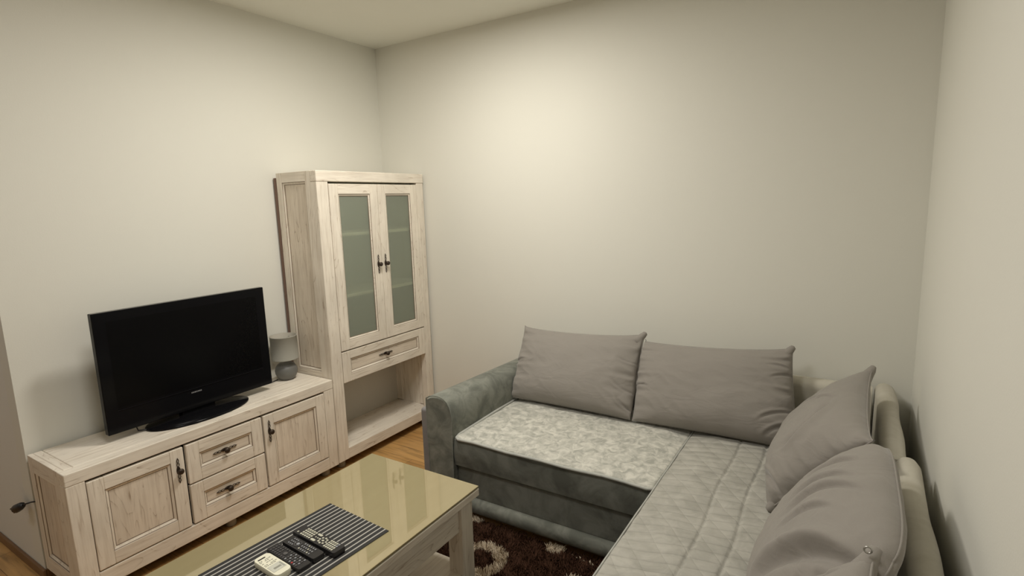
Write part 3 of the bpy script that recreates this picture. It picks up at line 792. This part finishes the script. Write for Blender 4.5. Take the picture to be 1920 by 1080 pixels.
cushion('grey cushion against the back wall, right of the cushion by the armrest', (2.055, -.158, .862), (2.850, -.155, .905), (2.118, -.40, .474), (2.92, -.38, .474), .17, (0, -1, .5), 5, BL_, cl_mid, ears=(0, 1, 0, 0),
        folds=((.05, .42, .0, .05, .010, .012), (.90, .30, .5, .12, .012, .010), (.92, .18, .6, .14, .012, .012), (.95, .7, .2, .06, .01, .01), (.93, .8, -.3, .06, .01, .008)))
cushion('grey cushion in the sofa corner against the right backrest, pointed tip up', (3.176, -.36, .905), (3.165, -1.09, .865), (2.86, -.34, .474), (2.858, -.975, .474), .20, (-1, 0, .6), 11, RL_, ears=(1, 0, 0, 1),
        folds=((.72, .62, -1.1, .24, .028, .026), (.90, .16, .4, .12, .02, .020), (.4, .75, 1.2, .12, .012, .008), (.3, .6, 1.2, .12, .012, .006)))
cushion('large grey cushion on the chaise overlapping the corner cushion', (3.200, -1.15, .918), (3.205, -1.86, .925), (2.935, -1.14, .474), (2.915, -1.86, .474), .21, (-1, 0, .6), 17, (3.222, 9), rnd=1, ears=(0, 0, 0, 0),
        folds=((.25, .76, 1.35, .16, .016, .012), (.38, .72, 1.3, .20, .016, .012), (.50, .74, 1.3, .22, .018, .014), (.60, .66, 1.3, .16, .015, .010), (.82, .62, 1.15, .3, .035, .030)))
e = cushion('grey cushion with zip corner at the bottom edge of the photo', (3.155, -1.79, .902), (3.15, -2.34, .90), (2.89, -1.88, .474), (2.92, -2.34, .474), .18, (-1, 0, .6), 23, (3.222, 9), ears=(1, 0, 0, 0),
        folds=((.1, .8, 1.9, .1, .015, .012),))
b = MB(); cc = Vector(e.location)
b.tube([Vector((3.137+.007*math.cos(a*PI/6), -1.825, .915+.007*math.sin(a*PI/6)))-cc for a in range(12)], .002, M['metal'], 6, True)
o = b.build('zip_pull', e); o['label'] = 'round metal zip pull'

# ------------------------------------------------------------------ rug
def rug():
    x0, x1, y0, y1 = 1.16, 2.85, -3.0, -.962
    rings = [(1.690, -1.232, .066, .128), (2.25, -1.75, .066, .128)]
    blobs = [(1.492, -.955, .055), (1.955, -.985, .058), (2.135, -1.175, .07), (1.35, -1.5, .06), (1.98, -1.55, .06), (1.55, -1.75, .06), (1.40, -1.15, .05)]
    def light(x, y):
        w_ = .014*noise.noise(Vector((x*30, y*30, 1)))
        for a, b_, r0, r1 in rings:
            d = math.hypot(x-a, y-b_)+w_
            if r0 < d < r1: return True
        for a, b_, r in blobs:
            if max(abs(x-a), abs(y-b_))*.6+.4*math.hypot(x-a, y-b_)+w_ < r*.75: return True
        return False
    me = MB()
    me.box(x0, x1, y0, y1, .001, .010, M['rugd'])
    vs = []; fs = []; mi = []
    def tuft(x, y, h, w, lt):
        o = len(vs); a = random.uniform(0, 2*PI); cl = noise.noise(Vector((x*22, y*22, 0))); c2 = noise.noise(Vector((x*22, y*22, 8))); lx, ly = random.gauss(0, .006)+.02*cl, random.gauss(0, .006)+.02*c2
        for k in range(3):
            an = a+k*2*PI/3; vs.append((x+w*math.cos(an), y+w*math.sin(an), .009))
        for k in range(3):
            an = a+k*2*PI/3; vs.append((x+lx*.5+w*.9*math.cos(an), y+ly*.5+w*.9*math.sin(an), .009+h*.6))
        vs.append((x+lx, y+ly, .009+h))
        for k in range(3):
            k2 = (k+1) % 3
            fs.append((o+k, o+k2, o+3+k2, o+3+k)); fs.append((o+3+k, o+3+k2, o+6)); mi.extend([lt, lt])
    random.seed(5)
    n = 0
    step = .0062
    y = y0+.004
    while y < y1:
        x = x0+.004
        st = step if y > -1.75 else .016
        while x < x1:
            px, py = x+random.uniform(-.003, .003), y+random.uniform(-.003, .003)
            lt = light(px, py)
            hidden = x > 2.46 or y < -2.2
            if any(abs(px-a) < .058 and abs(py-b_) < .058 for a in (1.2635, 1.7625) for b_ in (-2.4305, -1.4545)): x += st; continue
            if not hidden or random.random() < .15:
                tuft(px, py, random.uniform(.018, .028) if lt else random.uniform(.014, .024), .0026 if st < .01 else .006, 1 if lt else 0)
            x += st
        y += st
    for i in range(9):   # cream dots along the sofa side
        tuft(2.05+.022*i, -.99-.004*i, .02, .006, 1)
    m2 = bpy.data.meshes.new('rug')
    base_v = len(me.v)
    allv = me.v+vs; allf = me.f+[[a+base_v for a in f] for f in fs]
    m2.from_pydata(allv, [], allf); m2.materials.append(M['rugd']); m2.materials.append(M['rugl'])
    m2.polygons.foreach_set('material_index', [0]*len(me.f)+mi)
    o = bpy.data.objects.new('rug', m2); C.objects.link(o)
    tag(o, 'shaggy dark brown rug with cream rings and patches under the coffee table', 'rug')
rug()
